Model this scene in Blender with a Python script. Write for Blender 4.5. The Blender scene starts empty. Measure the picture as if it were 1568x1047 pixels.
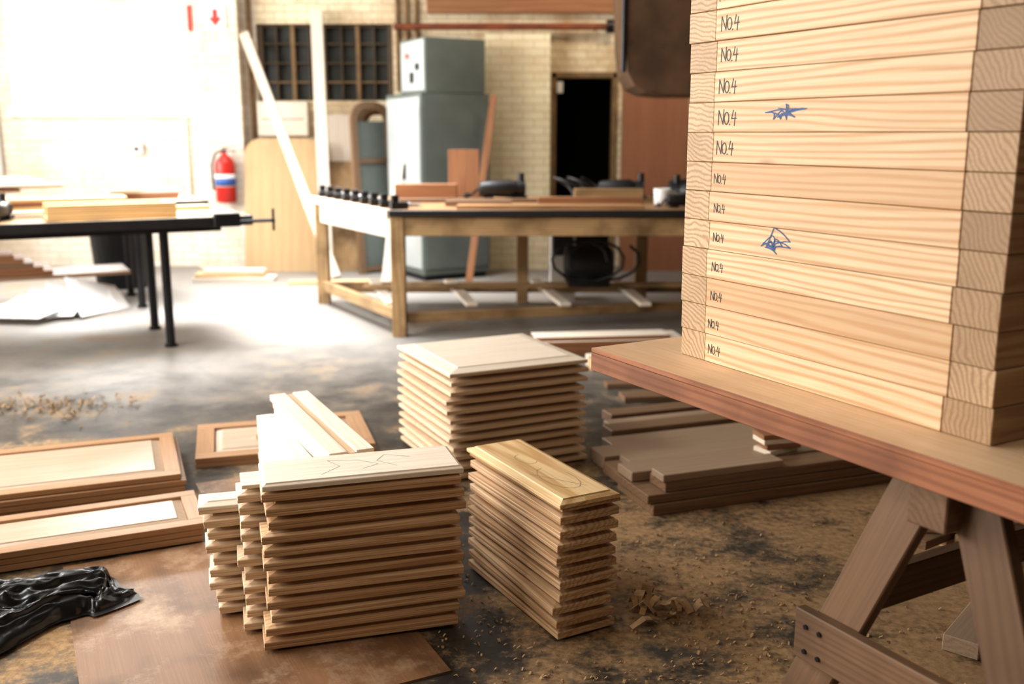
import bpy, math, random
from mathutils import Vector, Matrix, noise
random.seed(7)
rad = math.radians
S = bpy.context.scene

# ---------------------------------------------------------------- materials
def newmat(name):
    m = bpy.data.materials.new(name); m.use_nodes = True
    nt = m.node_tree; nt.nodes.clear()
    out = nt.nodes.new('ShaderNodeOutputMaterial')
    b = nt.nodes.new('ShaderNodeBsdfPrincipled')
    nt.links.new(b.outputs[0], out.inputs[0])
    return m, nt, b
def N(nt, t, **kw):
    n = nt.nodes.new(t)
    for k, v in kw.items():
        if k.startswith('i_'): n.inputs[k[2:].replace('_', ' ')].default_value = v
        else: setattr(n, k, v)
    return n
def mixc(nt, fac, a, b, mode='MIX'):
    n = nt.nodes.new('ShaderNodeMix'); n.data_type = 'RGBA'; n.blend_type = mode
    for sock, v in ((n.inputs[0], fac), (n.inputs[6], a), (n.inputs[7], b)):
        if isinstance(v, (int, float)): sock.default_value = v
        elif isinstance(v, (tuple, list)): sock.default_value = (v[0], v[1], v[2], 1)
        else: nt.links.new(v, sock)
    return n.outputs[2]
def mth(nt, op, a, b=0.0):
    n = nt.nodes.new('ShaderNodeMath'); n.operation = op
    for s, v in ((n.inputs[0], a), (n.inputs[1], b)):
        if isinstance(v, (int, float)): s.default_value = v
        else: nt.links.new(v, s)
    return n.outputs[0]
def ramp(nt, inp, p0, p1, c0=(0,0,0), c1=(1,1,1)):
    r = nt.nodes.new('ShaderNodeValToRGB')
    r.color_ramp.elements[0].position = p0; r.color_ramp.elements[1].position = p1
    r.color_ramp.elements[0].color = (*c0, 1); r.color_ramp.elements[1].color = (*c1, 1)
    nt.links.new(inp, r.inputs[0]); return r.outputs[0]

def wood(name, light, dark, ring=26, rs=.55, rough=.55, var=.5, tint=None, dirt=0.0, spec=.4, knots=False, dust=None):
    m, nt, b = newmat(name); L = nt.links
    at = N(nt, 'ShaderNodeAttribute', attribute_name='gc')
    vr = N(nt, 'ShaderNodeAttribute', attribute_name='vr')
    mp = N(nt, 'ShaderNodeMapping'); mp.inputs['Scale'].default_value = (.10, 1, 1)
    L.new(at.outputs['Vector'], mp.inputs['Vector'])
    nz = N(nt, 'ShaderNodeTexNoise', i_Scale=5.0, i_Detail=3.0)
    L.new(mp.outputs[0], nz.inputs['Vector'])
    v1 = N(nt, 'ShaderNodeVectorMath', operation='SCALE'); v1.inputs['Scale'].default_value = .12
    L.new(nz.outputs['Color'], v1.inputs[0])
    v2 = N(nt, 'ShaderNodeVectorMath', operation='ADD')
    L.new(mp.outputs[0], v2.inputs[0]); L.new(v1.outputs[0], v2.inputs[1])
    wv = N(nt, 'ShaderNodeTexWave', wave_type='RINGS', rings_direction='X', i_Scale=float(ring), i_Distortion=1.2, i_Detail=2.0)
    L.new(v2.outputs[0], wv.inputs['Vector'])
    w = ramp(nt, wv.outputs['Fac'], .35, 1.0)
    mp2 = N(nt, 'ShaderNodeMapping'); mp2.inputs['Scale'].default_value = (3, 110, 110)
    L.new(at.outputs['Vector'], mp2.inputs['Vector'])
    n2 = N(nt, 'ShaderNodeTexNoise', i_Scale=1.5, i_Detail=4.0); L.new(mp2.outputs[0], n2.inputs['Vector'])
    c = mixc(nt, mth(nt, 'MULTIPLY', w, rs), light, dark)
    f = ramp(nt, n2.outputs['Fac'], .3, .75, (1, 1, 1), (.72, .66, .60))
    c = mixc(nt, .7, c, f, 'MULTIPLY')
    n3 = N(nt, 'ShaderNodeTexNoise', i_Scale=3.5, i_Detail=5.0); L.new(at.outputs['Vector'], n3.inputs['Vector'])
    if dirt:
        c = mixc(nt, mth(nt, 'MULTIPLY', ramp(nt, n3.outputs['Fac'], .45, .7), dirt), c, tuple(x*.35 for x in dark))
    if dust:
        n4 = N(nt, 'ShaderNodeTexNoise', i_Scale=5.0, i_Detail=9.0, i_Roughness=.75); L.new(at.outputs['Vector'], n4.inputs['Vector'])
        c = mixc(nt, mth(nt, 'MULTIPLY', ramp(nt, n4.outputs['Fac'], .50, .68), .75), c, dust)
    if knots:
        mk = N(nt, 'ShaderNodeMapping'); mk.inputs['Scale'].default_value = (2.2, 5, 5); L.new(at.outputs['Vector'], mk.inputs['Vector'])
        vo = N(nt, 'ShaderNodeTexVoronoi', i_Scale=1.0); L.new(mk.outputs[0], vo.inputs['Vector'])
        c = mixc(nt, mth(nt, 'MULTIPLY', ramp(nt, vo.outputs['Distance'], .04, .10, (1,1,1), (0,0,0)), .6), c, (.25, .1, .03))
    tint = tint or tuple(x*.8 for x in dark)
    c = mixc(nt, mth(nt, 'MULTIPLY', vr.outputs['Fac'], var), c, tint)
    L.new(c, b.inputs['Base Color'])
    b.inputs['Roughness'].default_value = rough
    b.inputs['Specular IOR Level'].default_value = spec
    bp = N(nt, 'ShaderNodeBump', i_Strength=.15, i_Distance=.002)
    L.new(n2.outputs['Fac'], bp.inputs['Height']); L.new(bp.outputs[0], b.inputs['Normal'])
    return m
def plain(name, col, rough=.5, metal=0, mott=.3, scale=8, spec=.5, col2=None, bump=0):
    m, nt, b = newmat(name); L = nt.links
    tc = N(nt, 'ShaderNodeTexCoord')
    nz = N(nt, 'ShaderNodeTexNoise', i_Scale=float(scale), i_Detail=6.0); L.new(tc.outputs['Object'], nz.inputs['Vector'])
    c2 = col2 or tuple(x*(1-mott) for x in col)
    c = mixc(nt, ramp(nt, nz.outputs['Fac'], .35, .68), col, c2)
    L.new(c, b.inputs['Base Color'])
    b.inputs['Roughness'].default_value = rough; b.inputs['Metallic'].default_value = metal
    b.inputs['Specular IOR Level'].default_value = spec
    if bump:
        bp = N(nt, 'ShaderNodeBump', i_Strength=bump, i_Distance=.01)
        L.new(nz.outputs['Fac'], bp.inputs['Height']); L.new(bp.outputs[0], b.inputs['Normal'])
    return m
def brick(name, c1, c2, mortar, side=False, stain=(.45, .28, .12), sa=.6):
    m, nt, b = newmat(name); L = nt.links
    g = N(nt, 'ShaderNodeNewGeometry'); sp = N(nt, 'ShaderNodeSeparateXYZ'); cb = N(nt, 'ShaderNodeCombineXYZ')
    L.new(g.outputs['Position'], sp.inputs[0])
    L.new(sp.outputs['Y' if side else 'X'], cb.inputs[0]); L.new(sp.outputs['Z'], cb.inputs[1])
    bk = N(nt, 'ShaderNodeTexBrick', i_Scale=1.0)
    bk.inputs['Color1'].default_value = (*c1, 1); bk.inputs['Color2'].default_value = (*c2, 1); bk.inputs['Mortar'].default_value = (*mortar, 1)
    bk.inputs['Mortar Size'].default_value = .006; bk.inputs['Brick Width'].default_value = .23; bk.inputs['Row Height'].default_value = .08
    bk.inputs['Mortar Smooth'].default_value = .3
    L.new(cb.outputs[0], bk.inputs['Vector'])
    nz = N(nt, 'ShaderNodeTexNoise', i_Scale=1.6, i_Detail=8.0, i_Roughness=.65); L.new(g.outputs['Position'], nz.inputs['Vector'])
    c = mixc(nt, mth(nt, 'MULTIPLY', ramp(nt, nz.outputs['Fac'], .46, .66), sa), bk.outputs['Color'], stain)
    L.new(c, b.inputs['Base Color']); b.inputs['Roughness'].default_value = .75
    bp = N(nt, 'ShaderNodeBump', i_Strength=.5, i_Distance=.006, invert=True)
    L.new(bk.outputs['Fac'], bp.inputs['Height']); L.new(bp.outputs[0], b.inputs['Normal'])
    return m

PINE = wood('pine_fresh', (.78, .595, .40), (.55, .32, .155), ring=17, rs=.8, var=.38, tint=(.46,.27,.13), knots=True)
PINEEND = wood('pine_endgrain', (.66, .48, .30), (.36, .21, .105), ring=26, rs=.75, var=.7, tint=(.20,.115,.055), dirt=.3)
PANEL = wood('panel_pine', (.72, .52, .33), (.44, .25, .11), ring=22, rs=.6, var=.6, tint=(.33,.17,.07), dirt=.1)
PANELW = wood('panel_whitish', (.80, .66, .50), (.56, .38, .22), ring=22, rs=.5, var=.5, tint=(.45,.29,.16))  # paler copy of panel pine; left-side window light put into the colour
PALE = wood('panel_pale', (.84, .77, .67), (.70, .58, .44), ring=22, rs=.35, var=.2)  # pale timber; on stack tops its whiteness stands for light glare
YEL = wood('panel_yellow', (.76, .57, .32), (.52, .30, .11), ring=18, rs=.8, var=.2)
DOORW = wood('door_mdf_wood', (.44, .265, .145), (.32, .175, .085), ring=12, rs=.4, var=.4, rough=.42)
DOORF = wood('door_field', (.54, .43, .33), (.42, .30, .20), ring=12, rs=.4, var=.3, rough=.32, spec=.6)  # whitish field: reflected light painted into the wood colour
BROWN = wood('board_brown', (.27, .17, .10), (.15, .085, .05), ring=16, rs=.5, var=.5, rough=.45)
GREYB = wood('board_greyish', (.40, .30, .22), (.28, .19, .12), ring=16, rs=.4, var=.4, rough=.45)
BENCHW = wood('bench_timber', (.52, .36, .19), (.30, .175, .075), ring=14, rs=.5, var=.4, dirt=.9)
BTOP = wood('bench_top', (.42, .25, .12), (.27, .14, .06), ring=14, rs=.4, var=.3, dirt=.4)
TTOP = wood('table_top_ply', (.80, .59, .39), (.62, .41, .24), ring=6, rs=.4, var=.15, dirt=.3, rough=.48)
TEDGE = wood('table_edge', (.44, .19, .095), (.23, .085, .04), ring=14, rs=.7, var=.3, dirt=.7)
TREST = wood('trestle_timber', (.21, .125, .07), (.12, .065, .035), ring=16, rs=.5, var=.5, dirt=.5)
SHEET = wood('hardboard', (.27, .15, .078), (.17, .085, .043), ring=3, rs=.3, var=.1, dirt=.8, rough=.42, spec=.5, dust=(.46, .33, .22))
PLYTAN = wood('ply_tan', (.62, .44, .25), (.5, .34, .18), ring=3, rs=.3, var=.15)
WHITEW = wood('timber_white', (.85, .79, .70), (.7, .60, .46), ring=12, rs=.3, var=.2)
REDW = wood('timber_reddish', (.34, .165, .08), (.21, .09, .04), ring=12, rs=.5, var=.4)
BLACK = plain('black_rubber', (.015, .015, .017), .45)
STEELD = plain('dark_steel', (.03, .03, .035), .4, .6)
STEEL = plain('steel', (.45, .45, .46), .35, .9)
CABL = plain('cabinet_lightgrey', (.50, .54, .54), .45, 0, .15, 3)
CABD = plain('cabinet_greygreen', (.145, .17, .155), .5, 0, .25, 3)
WHITEP = plain('white_paint', (.8, .8, .78), .5, 0, .1)
REDP = plain('red_paint', (.62, .03, .02), .35, 0, .15)
BLUEP = plain('label_blue', (.05, .12, .40), .4)
TEAL = plain('tool_teal', (.02, .16, .22), .4)
PIPE = plain('pipe_rust', (.26, .07, .03), .5, 0, .5)
HOODM = plain('hood_brown_metal', (.15, .085, .045), .6, .0, .5, 4)
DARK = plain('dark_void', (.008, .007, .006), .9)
GLASSD = plain('window_dirty_glass', (.04, .045, .04), .4, 0, .4, 3, .4)
FRAMEY = plain('frame_ochre', (.26, .16, .07), .6, 0, .4)
FRAMED = plain('frame_dark', (.10, .065, .03), .6, 0, .4)
INK = plain('ink_black', (.01, .01, .012), .6)
INKB = plain('ink_blue', (.02, .08, .25), .6)
PENCIL = plain('pencil', (.25, .22, .18), .7)
BAGM = plain('black_plastic', (.004, .004, .005), .30, 0, .1, 8, .45)
ROOFM = plain('ceiling_sheet', (.22, .18, .13), .8, 0, .3, 2)
PAPER = plain('paper_white', (.85, .85, .85), .6, 0, .08)
SAWD = plain('sawdust', (.44, .28, .14), .9, 0, .4, 30)
SAWD2 = plain('sawdust_dull', (.26, .17, .09), .9, 0, .4, 30)
SHAV = plain('wood_curl', (.58, .38, .20), .8, 0, .4, 30)
PARTN = wood('partition_board', (.32, .145, .08), (.23, .10, .05), ring=3, rs=.3, var=.15)
BRK = brick('brick_cream', (.82, .74, .55), (.75, .65, .46), (.52, .42, .28), stain=(.42, .25, .12), sa=.75)
BRKP = brick('brick_cream_bright', (.86, .80, .60), (.82, .74, .53), (.62, .52, .34), stain=(.66, .46, .26), sa=.4)
BRKLIT = brick('brick_cream_lit', (.86, .81, .72), (.83, .77, .67), (.68, .60, .48), stain=(.64, .48, .30), sa=.6)  # whiter copy of the cream brick; overexposure near the window painted in
BRKS = brick('brick_side', (.6, .52, .4), (.56, .48, .36), (.4, .3, .2), side=True)
BRKD = brick('brick_rear', (.22, .17, .12), (.19, .14, .10), (.12, .09, .06))

# floor
def floormat():
    m, nt, b = newmat('floor_concrete'); L = nt.links
    g = N(nt, 'ShaderNodeNewGeometry')
    n1 = N(nt, 'ShaderNodeTexNoise', i_Scale=.9, i_Detail=8.0, i_Roughness=.62); L.new(g.outputs['Position'], n1.inputs['Vector'])
    n2 = N(nt, 'ShaderNodeTexNoise', i_Scale=3.2, i_Detail=9.0, i_Roughness=.7); L.new(g.outputs['Position'], n2.inputs['Vector'])
    n3 = N(nt, 'ShaderNodeTexNoise', i_Scale=35.0, i_Detail=8.0, i_Roughness=.7); L.new(g.outputs['Position'], n3.inputs['Vector'])
    sp = N(nt, 'ShaderNodeSeparateXYZ'); L.new(g.outputs['Position'], sp.inputs[0])
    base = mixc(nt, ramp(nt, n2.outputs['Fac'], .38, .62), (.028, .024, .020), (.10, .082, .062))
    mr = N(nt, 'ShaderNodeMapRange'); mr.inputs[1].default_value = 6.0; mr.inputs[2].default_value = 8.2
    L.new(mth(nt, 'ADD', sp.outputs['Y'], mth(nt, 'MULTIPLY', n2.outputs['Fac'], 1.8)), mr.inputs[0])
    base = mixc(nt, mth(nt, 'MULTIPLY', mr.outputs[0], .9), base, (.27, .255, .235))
    mr2 = N(nt, 'ShaderNodeMapRange'); mr2.inputs[1].default_value = -.7; mr2.inputs[2].default_value = .6
    L.new(sp.outputs['X'], mr2.inputs[0])
    mr3 = N(nt, 'ShaderNodeMapRange'); mr3.inputs[1].default_value = 6.2; mr3.inputs[2].default_value = 3.8
    L.new(sp.outputs['Y'], mr3.inputs[0])
    dsum = mth(nt, 'ADD', n1.outputs['Fac'], mth(nt, 'MULTIPLY', mth(nt, 'MULTIPLY', mr2.outputs[0], mr3.outputs[0]), .19))
    dsum = mth(nt, 'ADD', dsum, mth(nt, 'MULTIPLY', mr3.outputs[0], .03))
    dsum = mth(nt, 'ADD', dsum, mth(nt, 'MULTIPLY', mth(nt, 'SUBTRACT', n2.outputs['Fac'], .5), 1.0))
    dsum = mth(nt, 'ADD', dsum, mth(nt, 'MULTIPLY', mth(nt, 'SUBTRACT', n3.outputs['Fac'], .5), .35))
    d = ramp(nt, dsum, .56, .74)
    dust = mixc(nt, ramp(nt, n3.outputs['Fac'], .35, .65), (.27, .165, .08), (.46, .30, .155))
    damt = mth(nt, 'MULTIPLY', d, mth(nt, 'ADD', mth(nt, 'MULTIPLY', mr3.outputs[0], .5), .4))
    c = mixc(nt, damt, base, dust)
    L.new(c, b.inputs['Base Color'])
    r = N(nt, 'ShaderNodeMapRange'); r.inputs[3].default_value = .5; r.inputs[4].default_value = .9
    L.new(d, r.inputs[0]); L.new(r.outputs[0], b.inputs['Roughness'])
    b.inputs['Specular IOR Level'].default_value = .3
    bp = N(nt, 'ShaderNodeBump', i_Strength=.4, i_Distance=.006)
    L.new(mth(nt, 'ADD', n2.outputs['Fac'], mth(nt, 'MULTIPLY', n3.outputs['Fac'], .3)), bp.inputs['Height']); L.new(bp.outputs[0], b.inputs['Normal'])
    return m
FLOOR = floormat()

# ---------------------------------------------------------------- builder
def T(x, y, z=0, a=0): return Matrix.Translation((x, y, z)) @ Matrix.Rotation(rad(a), 4, 'Z')
I4 = Matrix.Identity(4)
class MB:
    def __init__(s): s.V=[]; s.F=[]; s.G=[]; s.R=[]; s.MI=[]; s.SM=[]; s.mats=[]
    def mi(s, m):
        if m not in s.mats: s.mats.append(m)
        return s.mats.index(m)
    def add(s, vs, fs, M, mat, grain=0, sm=False, fm=None, r=None):
        o = len(s.V); off = (random.uniform(-4, 4), random.uniform(-.18, .18), random.uniform(.05, .2))
        r = random.random() if r is None else r
        for v in vs:
            v = Vector(v); s.V.append(M @ v)
            p = (v.x, v.y, v.z) if grain == 0 else ((v.y, v.x, v.z) if grain == 1 else (v.z, v.x, v.y))
            s.G.append((p[0]+off[0], p[1]+off[1], p[2]+off[2])); s.R.append(r)
        for k, f in enumerate(fs):
            s.F.append([i+o for i in f]); s.SM.append(sm)
            s.MI.append(s.mi(fm[k] if fm and fm[k] else mat))
    def box(s, x0, x1, y0, y1, z0, z1, M=I4, mat=None, grain=0, r=None, top=None):
        vs = [(x0,y0,z0),(x1,y0,z0),(x1,y1,z0),(x0,y1,z0),(x0,y0,z1),(x1,y0,z1),(x1,y1,z1),(x0,y1,z1)]
        fs = [(0,3,2,1),(4,5,6,7),(0,1,5,4),(1,2,6,5),(2,3,7,6),(3,0,4,7)]
        s.add(vs, fs, M, mat, grain, False, [None, top, None, None, None, None] if top else None, r)
    def poly(s, pts, z0, z1, M=I4, mat=None, grain=0):
        n = len(pts)
        vs = [(p[0], p[1], z0) for p in pts] + [(p[0], p[1], z1) for p in pts]
        fs = [tuple(range(n-1, -1, -1)), tuple(range(n, 2*n))] + [(i, (i+1) % n, n+(i+1) % n, n+i) for i in range(n)]
        s.add(vs, fs, M, mat, grain)
    def beam(s, p0, p1, w, t, mat, up=(0, 0, 1), grain=0):
        p0 = Vector(p0); p1 = Vector(p1); x = (p1-p0); l = x.length; x.normalize()
        u = Vector(up); y = u.cross(x)
        if y.length < 1e-4: y = Vector((0, 1, 0)).cross(x)
        y.normalize(); z = x.cross(y)
        M = Matrix(((x.x,y.x,z.x,p0.x),(x.y,y.y,z.y,p0.y),(x.z,y.z,z.z,p0.z),(0,0,0,1)))
        s.box(0, l, -w/2, w/2, -t/2, t/2, M, mat, 0)
    def tube(s, pts, r, mat, n=10, M=I4, cap=True):
        pts = [Vector(p) for p in pts]; rs = r if isinstance(r, (list, tuple)) else [r]*len(pts)
        vs = []; fs = []; a = None
        for i, p in enumerate(pts):
            t = (pts[min(i+1, len(pts)-1)] - pts[max(i-1, 0)]).normalized()
            if a is None:
                a = t.orthogonal().normalized()
            else:
                a = (a - t*a.dot(t)).normalized()
            b = t.cross(a)
            for k in range(n):
                q = 2*math.pi*k/n; vs.append(p + (a*math.cos(q)+b*math.sin(q))*rs[i])
        for i in range(len(pts)-1):
            for k in range(n):
                fs.append((i*n+k, i*n+(k+1) % n, (i+1)*n+(k+1) % n, (i+1)*n+k))
        s.add(vs, fs, M, mat, 0, True)
        if cap:
            m = (len(pts)-1)*n
            s.add(vs[:n], [tuple(range(n-1, -1, -1))], M, mat); s.add(vs[m:], [tuple(range(n))], M, mat)
    def lathe(s, x, y, z, prof, mat, n=24):
        vs = []; fs = []
        for r, h in prof:
            for k in range(n):
                q = 2*math.pi*k/n; vs.append((x+r*math.cos(q), y+r*math.sin(q), z+h))
        for i in range(len(prof)-1):
            for k in range(n): fs.append((i*n+k, i*n+(k+1) % n, (i+1)*n+(k+1) % n, (i+1)*n+k))
        fs.append(tuple(range(n-1, -1, -1))); m = (len(prof)-1)*n; fs.append(tuple(range(m, m+n)))
        s.add(vs, fs, I4, mat, 0, True)
    def obj(s, name, bevel=.0015, seg=1):
        me = bpy.data.meshes.new(name)
        xs = [v.x for v in s.V]; ys = [v.y for v in s.V]; zs = [v.z for v in s.V]
        c = Vector(((min(xs)+max(xs))/2, (min(ys)+max(ys))/2, min(zs)))
        me.from_pydata([v-c for v in s.V], [], s.F)
        a = me.attributes.new('gc', 'FLOAT_VECTOR', 'POINT'); a.data.foreach_set('vector', [q for g in s.G for q in g])
        a = me.attributes.new('vr', 'FLOAT', 'POINT'); a.data.foreach_set('value', s.R)
        for m in s.mats: me.materials.append(m)
        me.polygons.foreach_set('material_index', s.MI); me.polygons.foreach_set('use_smooth', s.SM)
        me.update()
        o = bpy.data.objects.new(name, me); o.location = c; S.collection.objects.link(o)
        if bevel:
            b = o.modifiers.new('bevel', 'BEVEL'); b.width = bevel; b.segments = seg; b.limit_method = 'ANGLE'; b.angle_limit = rad(50)
        return o

def panel(mb, M, L, W, t=.02, e=.008, b=.04, flip=False, mat=PANEL, step=.003, r=None):
    def rect(i, z): return [(-L/2+i, -W/2+i, z), (L/2-i, -W/2+i, z), (L/2-i, W/2-i, z), (-L/2+i, W/2-i, z)]
    vs = rect(0, 0)+rect(0, e)+rect(b, t-step)+rect(b, t)
    fs = [(0,3,2,1)]
    for k in range(3):
        for i in range(4):
            j = (i+1) % 4; fs.append((k*4+i, k*4+j, (k+1)*4+j, (k+1)*4+i))
    fs.append((12,13,14,15))
    if flip:
        vs = [(x, y, t-z) for x, y, z in vs]; fs = [tuple(reversed(f)) for f in fs]
    mb.add(vs, fs, M, mat, 0, r=r)

def stack(mb, x, y, a, L, W, n, t, z0=0, jx=.006, jy=.005, ja=.8, lean=(0, 0), b=.04, mat=PANEL, tops=None, e=.008):
    for i in range(n):
        f = i/max(1, n-1); k = (i//2)
        random.seed(int(1000*abs(x))+k*13+i//2)
        dx = random.uniform(-jx, jx); dy = random.uniform(-jy, jy); da = random.uniform(-ja, ja)
        random.seed(i*31+int(y*100))
        M = T(x+lean[0]*f, y+lean[1]*f, z0+i*t, a+da) @ T(dx, dy)
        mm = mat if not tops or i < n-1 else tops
        panel(mb, M, L, W, t, e, b, flip=(i % 2 == 0), mat=mm)

# ---------------------------------------------------------------- room shell
YB = 11.1; XL = -6.2; XR = 5.6; YF = -3.0; ZC = 4.2
def one(name, fn, bevel=0):
    mb = MB(); fn(mb); return mb.obj(name, bevel)
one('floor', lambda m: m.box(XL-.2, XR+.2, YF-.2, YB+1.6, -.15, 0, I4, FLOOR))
def ceil(m):
    z0, z1 = ZC, ZC+.12
    m.box(-.6, XR+.2, YF-.2, YB+.25, z0, z1, I4, ROOFM)
    m.box(-3.2, -.6, YF-.2, 6.6, z0, z1, I4, ROOFM); m.box(-3.2, -.6, 9.6, YB+.25, z0, z1, I4, ROOFM)
    m.box(XL-.2, -5.4, YF-.2, YB+.25, z0, z1, I4, ROOFM)
    m.box(-5.4, -3.2, YF-.2, 2.4, z0, z1, I4, ROOFM); m.box(-5.4, -3.2, 5.8, YB+.25, z0, z1, I4, ROOFM)
one('ceiling', ceil)
def wb(m):
    y0, y1 = YB, YB+.25
    m.box(XL, -5.40, y0, y1, 0, ZC, I4, BRKLIT)
    m.box(-5.40, -3.50, y0, y1, 0, 1.68, I4, BRKLIT); m.box(-5.40, -3.50, y0, y1, 2.80, ZC, I4, BRKLIT)
    m.box(-3.50, -2.74, y0, y1, 0, ZC, I4, BRKLIT)
    m.box(-2.74, -1.28, y0, y1, 0, 1.80, I4, BRK); m.box(-2.74, -1.28, y0, y1, 2.60, ZC, I4, BRK)
    m.box(-1.28, .43, y0, y1, 0, ZC, I4, BRK)
    m.box(.43, 1.14, y0, y1, 2.1, ZC, I4, BRK); m.box(1.14, XR, y0, y1, 0, ZC, I4, BRK)
one('wall_back', wb)
def wl(m):
    x0, x1 = XL-.25, XL
    for a, b_ in ((YF, .2), (4.2, 5.2), (9.6, YB+.25)): m.box(x0, x1, a, b_, 0, ZC, I4, BRKS)
    for a, b_ in ((.2, 4.2), (5.2, 9.6)):
        m.box(x0, x1, a, b_, 0, 1.2, I4, BRKS); m.box(x0, x1, a, b_, 3.4, ZC, I4, BRKS)
one('wall_left', wl)
one('wall_right', lambda m: m.box(XR, XR+.25, YF, YB+.25, 0, ZC, I4, BRKD))
one('wall_front', lambda m: m.box(XL, XR, YF-.25, YF, 0, ZC, I4, BRKD))
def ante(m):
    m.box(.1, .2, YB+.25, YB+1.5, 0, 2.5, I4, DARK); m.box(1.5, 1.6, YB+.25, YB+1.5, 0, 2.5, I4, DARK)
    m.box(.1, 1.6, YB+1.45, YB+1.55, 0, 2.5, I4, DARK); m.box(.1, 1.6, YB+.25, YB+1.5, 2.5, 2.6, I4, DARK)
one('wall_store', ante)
def door_frame(m):
    m.box(.432, .48, YB-.02, YB+.2, 0, 2.10, I4, FRAMEY); m.box(1.09, 1.138, YB-.02, YB+.2, 0, 2.10, I4, FRAMEY)
    m.box(.432, 1.138, YB-.02, YB+.2, 2.04, 2.098, I4, FRAMEY)
    m.box(.485, .55, YB-.03, YB+.0, 1.88, 2.0, I4, PAPER)
one('door_1', door_frame, .004)
one('wall_pilaster_left', lambda m: m.box(-3.43, -2.88, YB-.22, YB, 0, ZC, I4, BRKLIT))
one('wall_pilaster_mid', lambda m: m.box(-.28, .40, YB-.3, YB, 0, 2.47, I4, BRKP))
def win1(m):
    x0, x1, z0, z1 = -5.40, -3.50, 1.68, 2.80; y = YB+.08
    for a, b_ in ((x0, x0+.06), (x1-.06, x1)): m.box(a, b_, y, y+.05, z0, z1, I4, WHITEP)
    for a, b_ in ((z0, z0+.06), (z1-.06, z1)): m.box(x0+.06, x1-.06, y, y+.05, a, b_, I4, WHITEP)
    for k in range(1, 4):
        xx = x0+k*(x1-x0)/4; m.box(xx-.022, xx+.022, y, y+.04, z0+.06, z1-.06, I4, CABL)
    for zz in (2.05, 2.43): m.box(x0+.06, x1-.06, y+.002, y+.038, zz, zz+.03, I4, CABL)
one('window_1', win1, .003)
one('trim_1', lambda m: m.box(-5.46, -3.45, YB-.05, YB, 1.63, 1.675, I4, WHITEP), .003)
def win2(m):
    x0, x1, z0, z1 = -2.74, -1.28, 1.80, 2.60
    m.box(x0, x1, YB+.12, YB+.14, z0, z1, I4, GLASSD)
    for k in range(9):
        xx = x0+.03+k*(x1-x0-.06)/8; th = .022 if k in (2, 6) else (.03 if k in (0, 8) else .008)
        m.box(xx-th, xx+th, YB+.04, YB+.11, z0, z1, I4, FRAMEY if k in (2, 6) else FRAMED)
    for zz in (z0, 1.99, 2.19, 2.39, z1-.03): m.box(x0, x1, YB+.05, YB+.10, zz, zz+.016, I4, FRAMEY if zz == 1.99 else FRAMED)
one('window_2', win2, .002)
def win34(y0, y1, n):
    def f(m):
        x = XL-.15
        for a, b_ in ((y0, y0+.07), (y1-.07, y1)): m.box(x, x+.06, a, b_, 1.2, 3.4, I4, WHITEP)
        for a, b_ in ((1.2, 1.27), (3.33, 3.4), (2.28, 2.32)): m.box(x, x+.06, y0+.07, y1-.07, a, b_, I4, WHITEP)
        for k in range(1, n):
            yy = y0+k*(y1-y0)/n; m.box(x+.01, x+.05, yy-.02, yy+.02, 1.27, 3.33, I4, WHITEP)
    return f
one('window_3', win34(.2, 4.2, 6)); one('window_4', win34(5.2, 9.6, 6))
def added_skylight(xa, xb, ya, yb):
    def f(m):
        for xx in (xa, (xa+xb)/2-.02, xb-.04): m.box(xx, xx+.04, ya, yb, ZC+.02, ZC+.08, I4, WHITEP)
    return f
one('added_skylight_far', added_skylight(-3.2, -.6, 6.6, 9.6)); one('added_skylight_near', added_skylight(-5.4, -3.2, 2.4, 5.8))  # unseen skylights, added to brighten the floor and the stack tops

# wall services
mb = MB()
mb.tube([(-1.25, 10.98, 2.56), (1.04, 10.98, 2.56)], .035, PIPE)
mb.tube([(1.0, 10.98, 2.56), (1.08, 10.98, 2.56)], .07, STEELD)
for xx in (-1.15, 0.0, .9): mb.box(xx-.015, xx+.015, 11.0, 11.095, 2.545, 2.575, I4, STEELD)
mb.obj('sprinkler_pipe', 0)
mb = MB(); mb.box(-.9, 1.3, 11.0, 11.095, 2.70, 2.88, I4, REDW); mb.obj('wall_beam', .005)
mb = MB()
for xx in (-1.22, -1.12, -1.02): mb.tube([(xx, 11.07, 1.9), (xx, 11.07, 4.15)], .022, FRAMEY)
mb.obj('wall_conduit', 0)
mb = MB(); mb.tube([(-3.55, 11.07, .4), (-3.55, 11.07, 4.15)], .02, WHITEP); mb.obj('wall_conduit', 0)
mb = MB(); mb.tube([(-5.6, 11.06, .9), (-5.6, 11.06, 4.15)], .03, WHITEP); mb.obj('wall_conduit', 0)
mb = MB(); mb.tube([(-2.80, 11.06, .4), (-2.80, 11.06, 4.15)], .025, FRAMEY); mb.obj('wall_conduit', 0)
mb = MB(); mb.box(-5.3, -3.6, YB-.03, YB-.001, 1.40, 1.43, I4, WHITEP); mb.obj('cable_trunking', 0)
mb = MB(); M = T(-3.10, YB-.225)
mb.box(-.11, .11, -.012, .003, 2.52, 2.76, M, PAPER)
mb.box(-.025, .025, -.016, -.012, 2.64, 2.72, M, REDP)
mb.add([(-.07,-.0165,2.64),(.07,-.0165,2.64),(0,-.0165,2.55)], [(0,2,1)], M, REDP)
mb.box(-.29, -.25, -.012, .003, 2.50, 2.76, M, REDP)
mb.obj('fire_point_sign', 0)
mb = MB(); X, Y = -3.06, YB-.34
mb.lathe(X, Y, .73, [(.085, .0), (.105, .02), (.105, .40), (.09, .45), (.05, .49), (.028, .51), (.028, .53)], REDP)
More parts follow.
